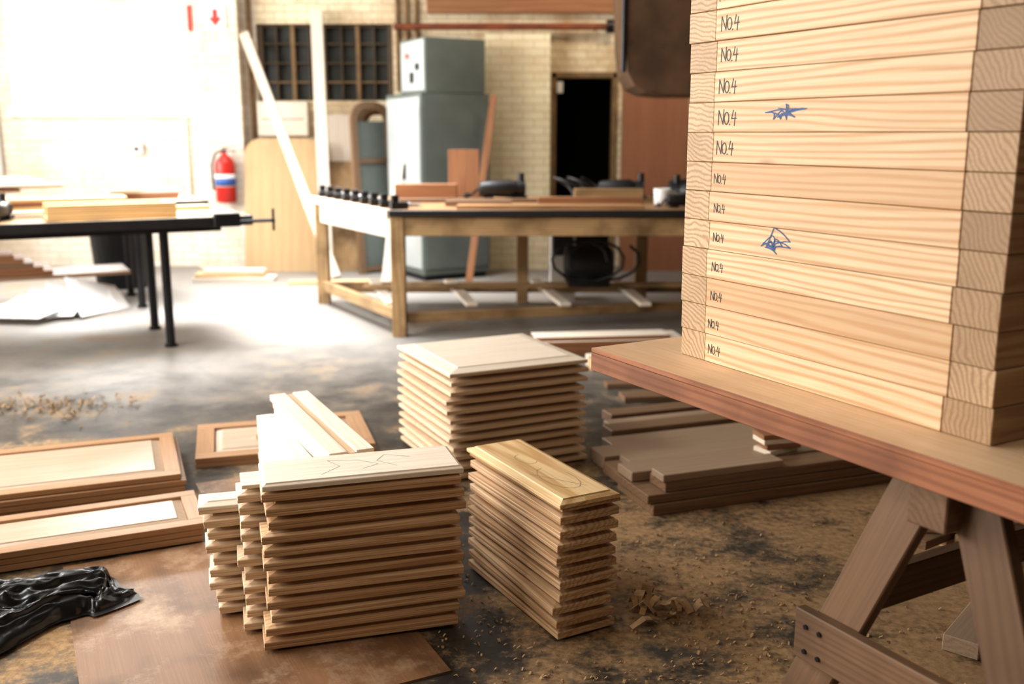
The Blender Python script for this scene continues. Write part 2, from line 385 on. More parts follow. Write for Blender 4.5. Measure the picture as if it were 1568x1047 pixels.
mb.lathe(X, Y, .90, [(.1065, .0), (.1065, .13)], PAPER); mb.lathe(X, Y, .91, [(.1075, .0), (.1075, .08)], BLUEP)
mb.box(-.02, .02, -.025, .025, 0, .03, T(X, Y, 1.26), BLACK)
mb.beam((X-.02, Y, 1.30), (X+.13, Y, 1.33), .025, .012, BLACK); mb.beam((X-.02, Y, 1.28), (X+.12, Y, 1.27), .025, .012, BLACK)
mb.tube([(X-.02, Y, 1.27), (X-.09, Y, 1.25), (X-.13, Y-.02, 1.13), (X-.128, Y-.02, .95), (X-.12, Y-.02, .86)], .013, BLACK)
mb.box(-.03, .03, .10, .12, .88, 1.18, T(X, Y), STEELD)
mb.obj('fire_extinguisher', 0)
mb = MB(); mb.box(-4.15, -4.03, YB-.06, YB-.001, 1.23, 1.35, I4, WHITEP); mb.box(-4.11, -4.07, YB-.075, YB-.06, 1.27, 1.31, I4, BLACK); mb.obj('wall_socket', .004)

def leansheet(mb, x0, x1, h, yb, yt, mat, t=.02, rc=.18, z0=0):
    a = math.atan2(yt-yb, h); pts = [(x0, 0), (x1, 0)]
    for k in range(7): q = k*math.pi/12; pts.append((x1-rc*(1-math.cos(q)), h-rc+rc*math.sin(q)))
    for k in range(7): q = math.pi/2+k*math.pi/12; pts.append((x0+rc*(1+math.cos(q)), h-rc+rc*math.sin(q)))
    M = Matrix.Translation((0, yb, z0)) @ Matrix.Rotation(math.pi/2-a, 4, 'X')
    mb.poly(pts, -t, 0, M, mat, 1)
mb = MB()
leansheet(mb, -2.86, -2.02, 1.42, 10.62, 10.84, PLYTAN)
leansheet(mb, -2.40, -1.66, 1.18, 10.72, 10.93, BENCHW, rc=.05)
leansheet(mb, -2.02, -1.62, 1.66, 10.84, 11.02, WHITEW, rc=.02)
mb.obj('leaning_plywood_sheets', .002)
mb = MB(); mb.box(-2.74, -2.2, 10.98, 11.098, 1.43, 1.79, I4, WHITEW); mb.box(-2.70, -2.24, 10.97, 10.98, 1.60, 1.61, I4, BENCHW); mb.obj('wall_cupboard', .004)
mb = MB(); mb.beam((-1.80, 10.1, .02), (-2.80, 10.84, 2.48), .10, .04, PALE, up=(0, -1, 0)); mb.obj('leaning_plank', .003)
mb = MB(); mb.beam((-1.93, 10.35, .02), (-2.06, 10.98, 2.72), .125, .05, WHITEW, up=(0, -1, 0)); mb.obj('leaning_plank', .003)
mb = MB()
for j in range(3):
    M = Matrix.Translation((-1.62+.035*j, 10.45+.10*j, 0)) @ Matrix.Rotation(rad(38), 4, 'Z') @ Matrix.Rotation(math.pi/2-rad(4), 4, 'X')
    W_, H_, r = .48, 1.78-.03*j, .2; w_ = .07
    def outl(o):
        p = [(o, 0)]
        for q in range(9): a_ = math.pi-q*math.pi/16; p.append((r+(r-o)*math.cos(a_), H_-r+(r-o)*math.sin(a_)))
        for q in range(9): a_ = math.pi/2-q*math.pi/16; p.append((W_-r+(r-o)*math.cos(a_), H_-r+(r-o)*math.sin(a_)))
        p.append((W_-o, 0)); return p
    P, Q = outl(0), outl(w_); n = len(P); vs = []; fs = []
    for p, q in zip(P, Q): vs += [(p[0], p[1], 0), (q[0], q[1], 0), (p[0], p[1], .05), (q[0], q[1], .05)]
    for i in range(n-1):
        a = i*4; c = a+4; fs += [(a, a+1, c+1, c), (a+2, c+2, c+3, a+3), (a, c, c+2, a+2), (a+1, a+3, c+3, c+1)]
    mb.add(vs, fs, M, (BROWN, BENCHW, REDW)[j])
    for zz in (.02, .62, 1.15): mb.box(w_, W_-w_, zz, zz+.05, .01, .04, M, (BROWN, BENCHW, REDW)[j])
    mb.box(w_, W_-w_, .07, H_-r, .02, .026, M, CABD)
mb.obj('window_frame_stack', 0)

# electrical cabinets
mb = MB(); M = T(-.88, 9.9, 0, 30)
mb.box(0, .75, 0, .85, .06, 1.84, M, CABD)
mb.box(-.012, 0, .03, .82, .12, 1.80, M, CABL)  # paler left doors: the lit side is put into the colour
mb.box(-.014, -.012, .42, .425, .12, 1.80, M, CABD)
mb.box(.02, .73, -.012, 0, .12, 1.80, M, CABD)
for zz in (.3, 1.6): mb.box(-.03, -.012, .44, .47, zz, zz+.08, M, STEELD)
mb.box(-.04, -.012, .37, .40, 1.0, 1.15, M, STEELD)
mb.box(.03, .72, .03, .82, 0, .06, M, STEELD)
mb.obj('electrical_cabinet', .006)
mb = MB(); M = T(-.84, 9.97, 1.845, 30)
mb.box(0, .66, 0, .58, 0, .52, M, CABD); mb.box(-.01, 0, .02, .56, .02, .50, M, CABL)  # left cover in the paler grey, its lit look painted in
mb.box(-.03, -.01, .12, .18, .22, .28, M, STEELD); mb.box(-.03, -.01, .36, .40, .34, .38, M, REDP); mb.box(-.02, -.01, .25, .33, .1, .2, M, STEELD)
mb.obj('switchgear_box', .006)
mb = MB(); mb.beam((-1.22, 9.55, .02), (-1.03, 9.85, 1.72), .09, .03, WHITEW, up=(0, -1, 0)); mb.obj('leaning_plank', .002)
mb = MB(); mb.beam((-.42, 9.6, .03), (-.18, 10.1, 1.82), .07, .04, REDW, up=(0, -1, 0)); mb.obj('leaning_plank', .002)
mb = MB(); M = Matrix.Translation((-.54, 8.52, .925)) @ Matrix.Rotation(rad(-8), 4, 'X'); mb.box(0, .26, 0, .03, .0, .40, M, REDW, 2); mb.box(-.02, .28, .02, .12, 0, .03, T(-.54, 8.52, .922), REDW); mb.obj('drill_stand_board', .002)
mb = MB(); mb.box(1.16, 1.85, 10.7, 10.75, 0, 1.98, I4, PARTN, 2)
for xx in (1.16, 1.48, 1.8): mb.box(xx, xx+.05, 10.75, 10.8, 0, 1.98, I4, BROWN, 2)
mb.box(1.14, 1.87, 10.69, 10.81, 1.98, 2.02, I4, BROWN); mb.obj('partition_screen', .003)
mb = MB()
pts = [(.90, 3.0), (.93, 2.2), (.96, 1.95), (1.02, 1.84), (1.12, 1.79), (1.3, 1.77), (1.8, 1.77), (2.0, 1.82), (2.08, 1.95), (2.1, 3.0)]
mb.poly(pts, 0, .8, Matrix.Translation((0, 9.4, 0)) @ Matrix.Rotation(math.pi/2, 4, 'X'), HOODM)
for xx in (.93, 2.07): mb.box(xx-.02, xx+.02, 8.58, 8.6, 1.95, 3.0, I4, STEELD)
mb.box(.88, 2.12, 8.57, 9.43, 2.98, 3.04, I4, STEELD)
mb.tube([(1.5, 9, 3.04), (1.5, 9, 4.19)], .2, HOODM, 20)
mb.obj('extraction_hood', .01)

# ---------------------------------------------------------------- central workbench
mb = MB()
A = (-.86, 7.1); B_ = (-1.72, 8.7); C_ = (2.3, 8.7); D_ = (2.3, 7.1)
mb.poly([A, D_, C_, B_], .875, .92, I4, BTOP)
def rail(p, q, z, w, t, mat, mb=mb): mb.beam((p[0], p[1], z), (q[0], q[1], z), t, w, mat)
fl = (-.82, 7.16); bl = (-1.64, 8.62)
for (x, y) in (fl, bl, (.09, 8.62), (1.12, 8.62), (2.2, 8.62), (1.35, 7.16), (2.2, 7.16)):
    mb.box(-.05, .05, -.05, .05, 0, .875, T(x, y), BENCHW, 2)
rail((fl[0]+.05, 7.14), (2.15, 7.14), .80, .13, .05, BENCHW); rail((bl[0]+.05, 8.62), (2.15, 8.62), .80, .13, .05, BENCHW)
rail((fl[0]-.03, 7.2), (bl[0]+.02, 8.56), .79, .16, .05, WHITEW)  # white on the left rail stands for light falling on that side
rail((fl[0]-.03, 7.2), (bl[0]+.02, 8.56), .16, .09, .05, BENCHW)
rail((bl[0]+.05, 8.62), (2.15, 8.62), .14, .09, .05, BENCHW)
rail((fl[0]+.05, 7.2), (2.15, 7.9), .13, .07, .05, BENCHW)
for x0, x1 in ((-.9, -1.2), (-.3, -.55), (.4, .2), (1.0, .9), (1.7, 1.6)): mb.beam((x0, 7.35, .20), (x1, 8.58, .20), .09, .03, WHITEW)  # white slats: light on them painted as timber colour
mb.beam((-1.2, 8.0, .235), (2.1, 8.15, .235), .12, .03, BENCHW)
mb.beam((A[0]-.01, 7.08, .900), (D_[0], 7.08, .900), .03, .045, BLACK)
mb.beam((A[0]-.02, 7.10, .895), (B_[0]-.02, 8.70, .895), .03, .06, WHITEW)  # left edge also painted white for the light on it
mb.obj('workbench', .004)
def clamp(x, y, z, a):
    mb = MB(); M = T(x, y, z, a)
    mb.box(-.03, .10, -.025, .025, 0, .05, M, BLACK); mb.box(-.02, .03, -.02, .02, .05, .10, M, STEELD)
    mb.tube([(.10, 0, .025), (.20, 0, .025)], .012, STEEL, 8, M); mb.tube([(.19, -.05, .025), (.19, .05, .025)], .007, STEEL, 8, M)
    mb.obj('bench_clamp', .003)
for k in range(9):
    f = .04+k*.115; clamp(A[0]+(B_[0]-A[0])*f+.05, A[1]+(B_[1]-A[1])*f+.02, .921, 20+random.uniform(-10, 10))
Z = .921
for (x0, x1, y0, y1, z0, z1, mm) in ((-.95, -.45, 8.15, 8.3, 0, .13, REDW), (-.95, .9, 7.9, 7.98, 0, .03, BROWN), (-.4, .95, 7.2, 7.4, 0, .025, BTOP), (.2, 1.0, 7.72, 7.82, 0, .05, REDW), (.5, 1.05, 8.02, 8.12, 0, .10, BENCHW), (-.5, 0, 7.5, 7.6, 0, .04, BROWN)):
    mb = MB(); mb.box(x0, x1, y0, y1, Z+z0, Z+z1, I4, mm); mb.obj('timber_offcut', .002)
def powertool(x, y, z, a, s=1, body=BLACK):
    mb = MB(); M = T(x, y, z, a) @ Matrix.Scale(s, 4)
    mb.tube([(-.16, 0, .06), (-.14, 0, .06), (.02, 0, .06), (.06, 0, .06)], [.035, .045, .055, .04], body, 14, M)
    mb.tube([(.06, 0, .06), (.11, 0, .06)], [.045, .05], STEELD, 14, M)
    mb.tube([(.09, 0, .06), (.09, .0, .15)], .02, BLACK, 10, M)
    mb.box(.03, .12, -.05, .05, 0, .02, M, STEELD)
    mb.box(-.14, -.08, -.03, .03, 0, .02, M, BLACK)
    pts = []
    for k in range(16):
        q = k/15; pts.append((-.16-.10*q+.04*math.sin(q*9), .07*math.sin(q*9), .012+.06*abs(math.sin(q*7))*(1-q)))
    mb.tube([(-.15, 0, .06)]+pts[1:], .008, BLACK, 6, M)
    mb.obj('power_tool', 0)
powertool(-.05, 8.38, Z, 10, 1.4); powertool(.95, 8.42, Z, -10, 1.4); powertool(1.42, 7.95, Z, 150, 1.4)
powertool(1.75, 7.35, Z, 10, 1.3); powertool(1.3, 7.4, Z, 10, 1.0); powertool(1.55, 8.40, Z, 0, 1.5)
mb = MB(); M = T(1.85, 7.70, Z, 5)
mb.box(-.15, .15, -.09, .09, 0, .14, M, BLACK); mb.box(-.155, .155, -.095, .095, .085, .095, M, STEELD)
mb.tube([(-.06, 0, .14), (-.06, 0, .18), (.06, 0, .18), (.06, 0, .14)], .01, BLACK, 8, M); mb.box(.08, .15, -.1, -.09, .02, .12, M, YEL); mb.obj('tool_case', .006)
mb = MB(); pts = []
for k in range(60):
    q = k/59*math.pi*5; pts.append((.40+.02*k/4+.11*math.cos(q), 8.35+.10*math.sin(q), Z+.014+.16*abs(math.sin(q*.5))))
mb.tube(pts, .013, BLACK, 6); mb.obj('extension_cable', 0)
mb = MB(); mx, my = 1.14, 7.62
mb.lathe(mx, my, Z, [(.05, 0), (.06, .005), (.066, .125), (.058, .125), (.052, .02)], PAPER)
mb.tube([(mx+.06, my, Z+.10), (mx+.10, my, Z+.09), (mx+.105, my, Z+.05), (mx+.06, my, Z+.03)], .009, PAPER, 8); mb.obj('mug', 0)
mb = MB()
mb.tube([(.42, 8.0, .42), (.44, 8.0, .42), (.78, 8.05, .42), (.82, 8.05, .42)], [.1, .15, .15, .1], BLACK, 18)
mb.box(.45, .78, 7.9, 8.16, .251, .30, I4, STEELD)
pts = [(.5+.25*math.cos(k*.5)+.01*k, 7.78+.04*math.sin(k*.9), .47+.16*math.sin(k*.5)) for k in range(28)]
mb.tube(pts, .013, BLACK, 6); mb.obj('bench_motor', .004)
mb = MB(); mb.box(.34, .56, 8.75, 8.95, 0, .72, I4, WHITEP); mb.box(.36, .54, 8.74, 8.75, .4, .58, I4, BLACK); mb.tube([(.45, 8.85, .72), (.45, 8.85, .78)], .04, STEELD); mb.obj('extractor_unit', .01)

# ---------------------------------------------------------------- left benches
def steeltable(O, L, W):
    mb = MB(); M = T(O[0], O[1], 0, 28)
    mb.box(-L, 0, 0, W, .86, .90, M, BTOP, top=BENCHW)
    mb.box(-L, 0, -.02, 0, .84, .905, M, BLACK); mb.box(0, .02, -.02, W, .84, .905, M, BLACK)
    mb.box(-L+.1, -.15, .2, .25, .79, .86, M, STEELD); mb.box(-L+.1, -.15, W-.25, W-.20, .79, .86, M, STEELD)
    for x in (-L+.2, -.535):
        for y in (.228, .93): mb.tube([(x, y, .0), (x, y, .86)], .032, STEELD, 10, M); mb.tube([(x, y, 0), (x, y, .02)], .045, STEELD, 10, M)
        mb.box(x-.02, x+.02, .25, .9, .79, .84, M, STEELD)
    return mb, M
mb, M1 = steeltable((-1.80, 6.85), 2.6, 1.1)
mb.tube([(-.1, -.06, .87), (.16, -.06, .87)], .012, STEELD, 8, M1); mb.tube([(.15, -.06, .80), (.15, -.06, .95)], .009, STEELD, 8, M1)
mb.box(-.25, -.08, -.09, -.02, .84, .93, M1, STEELD)
mb.obj('steel_workbench', .003)
mb, M2 = steeltable((-2.58, 8.45), 2.6, 1.1); mb.box(-2.5, -.6, .3, .85, .28, .31, M2, BROWN); mb.obj('steel_workbench', .003)
mb = MB()
mb.box(-1.25, -.45, .15, .20, .902, 1.0, M1, YEL); mb.box(-1.25, -.45, .45, .50, .902, 1.0, M1, YEL); mb.box(-1.25, -.45, .2, .45, .902, .92, M1, PLYTAN)
mb.box(-.5, -.45, .2, .45, .92, 1.0, M1, PLYTAN)
mb.obj('timber_channel', .002)
for (a, b_, c_, d_, h, mm) in ((-1.5, -.5, .58, .66, .94, WHITEW), (-.55, -.1, .78, .9, .93, YEL), (-2.4, -2.0, .1, .22, .93, WHITEW)):
    mb = MB(); mb.box(a, b_, c_, d_, .902, h, M1, mm); mb.obj('timber_length', .002)
mb = MB()
for k in range(6):
    random.seed(900+k); mb.box(-.45, .45, -.13, .13, 0, .017, M1 @ T(-1.15+random.uniform(-.05, .05), .90, .903+k*.018, random.uniform(-4, 4)), random.choice([WHITEW, PALE, REDW, YEL]))
mb.obj('panel_pile', .001)
mb = MB()
for k in range(9):
    random.seed(950+k)
    x = random.uniform(-1.9, -1.25); y = random.uniform(.3, .6); M = M2 @ T(x, y, .905+k*.022, random.uniform(-14, 14))
    mb.box(-.4, .4, -.06, .06, 0, .02, M, random.choice([WHITEW, PALE, REDW]))
mb.obj('timber_lengths', .002)
mb = MB()
for k in range(4):
    mb.box(-.30, .30, -.10, .10, .905+k*.022, .925+k*.022, M2 @ T(-.42, .6, 0, 6*k-8), random.choice([WHITEW, PALE, YEL, REDW]))
mb.obj('panel_pile', .002)
for (x, y, a, bd) in ((-1.52, .36, 100, BLACK), (-1.80, .38, 100, TEAL), (-2.15, .50, 10, BLACK)):
    v = M1 @ Vector((x, y, .902)); powertool(v.x, v.y, .906, a, 1.1, bd)
mb = MB(); M = M2 @ T(-2.2, .95, .905)
mb.box(-.16, .16, -.1, .1, 0, .08, M, STEELD); mb.tube([(-.15, 0, .22), (.15, 0, .22)], .11, TEAL, 16, M)
mb.tube([(-.24, 0, .22), (-.20, 0, .22)], .13, STEEL, 18, M); mb.tube([(.20, 0, .22), (.24, 0, .22)], .13, STEEL, 18, M)
mb.tube([(-.24, 0, .22), (.24, 0, .22)], .02, STEEL, 8, M); mb.box(-.05, .05, -.06, .06, .08, .14, M, CABL)
mb.obj('bench_grinder', .003)
mb = MB()
for k in range(5):
    mb.box(-2.4, -1.2-.07*k, .35, .75, .312+k*.035, .345+k*.035, M2, random.choice([REDW, BROWN]))
mb.obj('timber_boards', .002)
mb = MB(); mb.lathe(-3.78, 9.6, 0, [(.24, 0), (.28, .58), (.30, .58), (.30, .62), (.27, .62), (.22, .05)], BLACK); mb.obj('waste_bin', 0)
mb = MB()
for k in range(5):
    M = Matrix.Translation((-3.95+.12*k, 7.75+.10*k, .08+.012*k)) @ Matrix.Rotation(rad(20*k), 4, 'Z') @ Matrix.Rotation(rad(8+9*k), 4, 'X')
    mb.poly([(-.35, -.15), (.3, -.2), (.38, .05), (-.1, .25)], 0, .008, M, PAPER)
mb.obj('packing_sheets', 0)
mb = MB()
mb.box(-.45, .35, -.12, .12, 0, .04, T(-2.75, 10.0, 0, 3), PALE); mb.box(-.38, .30, -.10, .10, .04, .08, T(-2.8, 10.0, 0, 6), YEL); mb.box(-.3, .3, -.09, .09, .08, .115, T(-2.8, 10.0, 0, 1), WHITEW)
mb.box(-.2, .7, -.06, .06, 0, .03, T(-2.0, 9.75, 0, 5), YEL)
mb.obj('planks_on_floor', .002)

# ---------------------------------------------------------------- floor stacks
mb = MB(); stack(mb, -.103, 4.45, 25.8, .66, .65, 24, .0203, b=.06, e=.008, jx=.008, jy=.008, ja=1.2, mat=PANELW, tops=PALE); mb.obj('raised_panel_stack')  # whitish panels and pale top carry painted side light and glare
SH = .0065
mb = MB()
a = 16.6; cx = Vector((math.cos(rad(a)), math.sin(rad(a)))); cy = Vector((-cx.y, cx.x))
def atA(u, v): return Vector((-.695, 2.585))+cx*u+cy*v
p = atA(.285, .065); stack(mb, p.x, p.y, a, .565, .12, 24, .02, z0=SH, b=.028, lean=(.015, .0), jx=.012, ja=1.0, e=.0108)
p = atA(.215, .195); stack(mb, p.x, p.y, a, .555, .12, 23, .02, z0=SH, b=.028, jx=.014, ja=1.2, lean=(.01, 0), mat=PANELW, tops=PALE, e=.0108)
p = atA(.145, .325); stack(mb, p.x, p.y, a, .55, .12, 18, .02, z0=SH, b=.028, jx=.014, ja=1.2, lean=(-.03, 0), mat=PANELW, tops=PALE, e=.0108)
p = atA(.295, .11); MA = T(p.x, p.y, SH+.48+.0005, a); panel(mb, MA, .57, .215, .022, .014, .010, mat=PALE, r=.1)  # pale top board, glare painted into its colour
def scrib(mb, M, pts, z, w=.0014, mat=PENCIL):
    for k in range(len(pts)-1):
        (x0, y0), (x1, y1) = pts[k], pts[k+1]; l = math.hypot(x1-x0, y1-y0); nx, ny = -(y1-y0)/l*w/2, (x1-x0)/l*w/2
        mb.add([(x0-nx, y0-ny, z), (x1-nx, y1-ny, z), (x1+nx, y1+ny, z), (x0+nx, y0+ny, z)], [(0,1,2,3)], M, mat)
scrib(mb, MA, [(-.12, -.07), (-.06, -.01), (-.09, .05), (.0, .03), (.05, -.02), (.0, -.05)], .0224)
scrib(mb, MA, [(.10, -.05), (.05, .01), (.08, .06), (.15, .02)], .0224)
mb.obj('drawer_front_stack')
mb = MB(); stack(mb, .078, 2.955, 118.0, .585, .20, 21, .0198, b=.032, jx=.010, jy=.006, ja=1.0, lean=(.004, .0), e=.0108)
MBt = T(.082, 2.955, 21*.0198, 118.5); panel(mb, MBt, .60, .205, .022, .012, .022, mat=YEL)
scrib(mb, MBt, [(-.12+.1*math.cos(q*.5), .05*math.sin(q*.5)) for q in range(11)], .0224); scrib(mb, MBt, [(-.22, -.04), (-.05, .06)], .0224)
scrib(mb, MBt, [(.08+.05*math.cos(q*.5), .03*math.sin(q*.5)) for q in range(9)], .0224)
mb.obj('drawer_front_stack')
mb = MB()
c = Vector((-.695, 3.42))
for i in range(17):
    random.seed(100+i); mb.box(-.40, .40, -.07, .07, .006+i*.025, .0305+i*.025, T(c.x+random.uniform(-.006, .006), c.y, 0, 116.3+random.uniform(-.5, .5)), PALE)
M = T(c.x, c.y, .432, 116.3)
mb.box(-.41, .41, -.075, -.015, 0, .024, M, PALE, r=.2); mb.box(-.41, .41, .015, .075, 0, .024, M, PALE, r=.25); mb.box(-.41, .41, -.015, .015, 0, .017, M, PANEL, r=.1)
for i in range(15): mb.box(-.36, .38, -.03, .03, .006+i*.025, .0305+i*.025, T(c.x-.10, c.y-.02, 0, 116.3+random.uniform(-.6, .6)), WHITEW)  # whiter boards on the left: window light put into their colour
mb.obj('plank_stack')

def cabdoor(mb, M, L, W, t=.022, f=.085):
    mb.box(0, L, 0, f, 0, t, M, DOORW); mb.box(0, L, W-f, W, 0, t, M, DOORW)
    mb.box(0, f, f, W-f, 0, t, M, DOORW, 1); mb.box(L-f, L, f, W-f, 0, t, M, DOORW, 1)
    panel(mb, M @ T(L/2, W/2, .004), L-2*f, W-2*f, t-.003, .004, .035, mat=DOORF)
mb = MB(); u = 22
for i in range(4):
    random.seed(40+i)
    cabdoor(mb, T(-1.337-1.25*math.cos(rad(u)), 3.87-1.25*math.sin(rad(u)), i*.0245, u) @ T(random.uniform(-.015, .015), random.uniform(-.012, .012), 0, random.uniform(-.6, .6)), 1.25, .62, f=.06)
mb.obj('cabinet_door_stack')
mb = MB(); u = 24
for i in range(3):
    random.seed(60+i)
    cabdoor(mb, T(-1.115-1.1*math.cos(rad(u)), 3.385-1.1*math.sin(rad(u)), .007+i*.0245, u) @ T(random.uniform(-.012, .012), random.uniform(-.008, .008)), 1.1, .37, f=.055)
mb.obj('cabinet_door_stack')
mb = MB()
for i in range(2): cabdoor(mb, T(-1.40, 4.20, i*.023, 16), .42, .55, f=.08)
mb.box(0, .11, 0, .07, .046, .07, T(-1.2, 4.48, 0, 10), YEL)
mb.obj('cabinet_door_stack')
mb = MB(); cabdoor(mb, T(-.97, 4.33, 0, 15), .35, .60, f=.08); cabdoor(mb, T(-.97, 4.335, .023, 16), .35, .58, f=.08); mb.obj('cabinet_door_stack')

mb = MB(); mb.box(0, .92, 0, 1.21, 0, .006, T(-.99, 2.085, 0, 26.6), SHEET, 1); mb.obj('hardboard_sheet', 0)
mb = MB(); mb.box(0, .62, 0, .62, 0, .005, T(-1.06, 3.44, 0, 26.6), SHEET, 1); mb.obj('hardboard_sheet', 0)

# black bag
mb = MB(); nu, nv = 140, 100; vs = []; fs = []
for j in range(nv):
    for i in range(nu):
        u_ = i/(nu-1)*2-1; v_ = j/(nv-1)*2-1
        x = u_*.52; y = v_*.28*(1-.8*max(0, u_)**1.1)
        r = max(0, 1-(abs(u_)**2.6)-(abs(v_)**2.6))
        p = Vector((x*3+y*2, y*6-x*2, 5.3)); rn = 1-abs(noise.noise(p))*2; rn2 = 1-abs(noise.noise(p*2.7))*2; rn3 = 1-abs(noise.noise(p*5.5))*2
        z = .012+.08*(r**.6)*(.75-.40*u_)*(.5+.5*rn)+.022*(r**.5)*rn2+.014*rn3*(r**.3)
        w = noise.noise(Vector((x*5, y*5, 9)))*.10
        vs.append((x+w*(1 if abs(u_) > .5 else .3), y+w*(1 if abs(v_) > .5 else .4), max(z, .008)))
for j in range(nv-1):
    for i in range(nu-1): fs.append((j*nu+i, j*nu+i+1, (j+1)*nu+i+1, (j+1)*nu+i))
mb.add(vs, fs, T(-1.66, 2.80, 0, 22), BAGM, 0, True); mb.obj('plastic_bag', 0)

# ---------------------------------------------------------------- boards on the floor, right
mb = MB(); g = 19.7
def row(v, s0, L, W, z0, t, mat, da=0): mb.box(s0, s0+L, v, v+W, z0, z0+t, T(.547, 3.64, 0, g+da), mat)
row(0, 0, 1.75, .32, 0, .045, BROWN); row(.01, -.02, 1.7, .30, .046, .035, BROWN)
row(.02, .06, 1.6, .13, .082, .04, BROWN); row(.17, -.01, 1.6, .13, .082, .04, GREYB)
row(.02, .05, .55, .10, .123, .03, GREYB)
row(.36, .03, 1.7, .17, 0, .05, BROWN); row(.37, .10, 1.6, .14, .051, .03, GREYB)
row(.56, .05, 1.7, .15, 0, .06, GREYB); row(.74, .18, 1.7, .13, 0, .045, GREYB)
row(.90, .25, 1.7, .12, 0, .06, BROWN); row(1.05, .32, 1.6, .10, 0, .04, GREYB); row(1.18, .38, 1.6, .12, 0, .05, BROWN)
mb.obj('timber_board_pile', .003)
mb = MB()
for i in range(4):
    mb.box(-.07, .09, -.05, .05, .123+i*.022, .143+i*.022, T(1.12+random.uniform(-.01, .01), 4.08, 0, 19+random.uniform(-12, 12)), REDW if i % 2 else PALE)
mb.obj('offcut_blocks', .001)
mb = MB()
mb.box(0, 1.05, 0, .35, 0, .06, T(.18, 6.42, 0, 7), REDW); mb.box(.0, 1.0, .02, .33, .061, .10, T(.18, 6.42, 0, 7), REDW, top=PALE)
mb.box(-.02, .9, .05, .25, .101, .125, T(.18, 6.42, 0, 7), REDW, top=PALE)
mb.obj('timber_bundle', .003)
mb = MB(); mb.box(0, 1.5, 0, .10, 0, .06, T(.50, 6.05, 0, 8), YEL); mb.box(0, 1.5, .12, .2, 0, .07, T(.50, 6.05, 0, 8), PALE); mb.box(.05, 1.4, .02, .09, .061, .09, T(.50, 6.05, 0, 8), YEL); mb.obj('timber_lengths', .003)
mb = MB(); mb.box(0, 1.2, 0, .14, 0, .03, T(.62, 5.30, 0, 8), BROWN); mb.obj('plank_on_floor', .003)
mb = MB(); mb.box(0, 1.2, 0, .1, 0, .03, T(.55, 5.60, 0, 6), BROWN); mb.obj('plank_on_floor', .003)
mb = MB(); mb.box(-.2, .25, -.05, .05, 0, .05, T(1.40, 2.74, 0, 50), GREYB); mb.obj('plank_on_floor', .003)
mb = MB()
for i in range(30):
    random.seed(300+i); k = i//6
    mb.box(-.10, .10, -.03, .03, k*.034, k*.034+.032, T(1.64+random.uniform(-.16, .16), 3.42+random.uniform(-.10, .10), 0, random.uniform(0, 180)), random.choice([REDW, BROWN, PANEL, PALE]))
mb.obj('offcut_heap', .001)
def chip(mb, x, y, z, s, mat=SAWD):
    a_ = random.uniform(0, 6.28); n = 5; L = s*random.uniform(.6, 1.6); w = s*random.uniform(.3, .7); vs = []
    for i in range(n):
        q = i/(n-1); h = math.sin(q*math.pi)*s*random.uniform(.2, .6)
        for sgn in (-1, 1): vs.append(((q-.5)*L, sgn*w/2*(1-.3*abs(q-.5)), h))
    mb.add(vs, [(2*i, 2*i+2, 2*i+3, 2*i+1) for i in range(n-1)], T(x, y, z, math.degrees(a_)) @ Matrix.Rotation(random.uniform(-.3, .3), 4, 'X'), mat)
random.seed(5)
mb = MB()
for i in range(18): chip(mb, .46+random.gauss(0, .05), 2.86+random.gauss(0, .035), .004+random.uniform(0, .02), .055, SHAV)
mb.obj('wood_shavings', 0)
mb = MB()
for i in range(1500):
    x = random.gauss(.40, .45); y = random.gauss(2.75, .45)
    if y < 1.9 or (abs((x-.08)*.88+(y-2.955)*.47) < .13 and abs(y-2.955) < .4) or x < -.25 or y > 3.6: continue
    chip(mb, x, y, .002, random.uniform(.005, .015))
mb.obj('sawdust_scatter', 0)
mb = MB()
for i in range(300):
    chip(mb, random.gauss(-2.55, .22), random.gauss(5.2, .12), .003+random.uniform(0, .012), random.uniform(.012, .03), SAWD2)
mb.obj('sawdust_scatter', 0)

# ---------------------------------------------------------------- trestle table with frame stack
ga = math.degrees(math.atan2(-.868, .497)); MT = T(.227, 2.794, 0, ga)
TZ = .85
mb = MB()
mb.box(0, 2.5, 0, 1.25, TZ-.014, TZ, MT, TEDGE, top=TTOP)
mb.box(.0, 2.5, .0, .035, TZ-.066, TZ-.0145, MT, TEDGE); mb.box(0, .035, .036, 1.25, TZ-.066, TZ-.0145, MT, TEDGE, 1)
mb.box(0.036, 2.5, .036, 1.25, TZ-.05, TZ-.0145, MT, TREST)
mb.obj('trestle_table_top', .002)
def sawhorse(s):
    mb = MB(); zt = TZ-.067
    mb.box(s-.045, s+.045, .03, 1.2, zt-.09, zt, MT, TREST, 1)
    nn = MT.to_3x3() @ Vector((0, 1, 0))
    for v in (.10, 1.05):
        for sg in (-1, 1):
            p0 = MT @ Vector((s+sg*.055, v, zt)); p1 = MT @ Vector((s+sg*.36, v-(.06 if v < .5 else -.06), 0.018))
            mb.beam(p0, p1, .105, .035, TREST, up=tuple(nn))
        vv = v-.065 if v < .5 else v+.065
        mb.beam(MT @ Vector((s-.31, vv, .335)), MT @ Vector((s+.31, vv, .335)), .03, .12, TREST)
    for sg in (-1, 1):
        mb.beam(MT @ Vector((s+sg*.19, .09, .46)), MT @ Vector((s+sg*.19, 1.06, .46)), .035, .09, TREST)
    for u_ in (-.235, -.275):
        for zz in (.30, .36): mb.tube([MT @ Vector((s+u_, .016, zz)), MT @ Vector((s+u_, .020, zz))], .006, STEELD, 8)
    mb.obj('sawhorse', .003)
sawhorse(1.12); sawhorse(2.15)

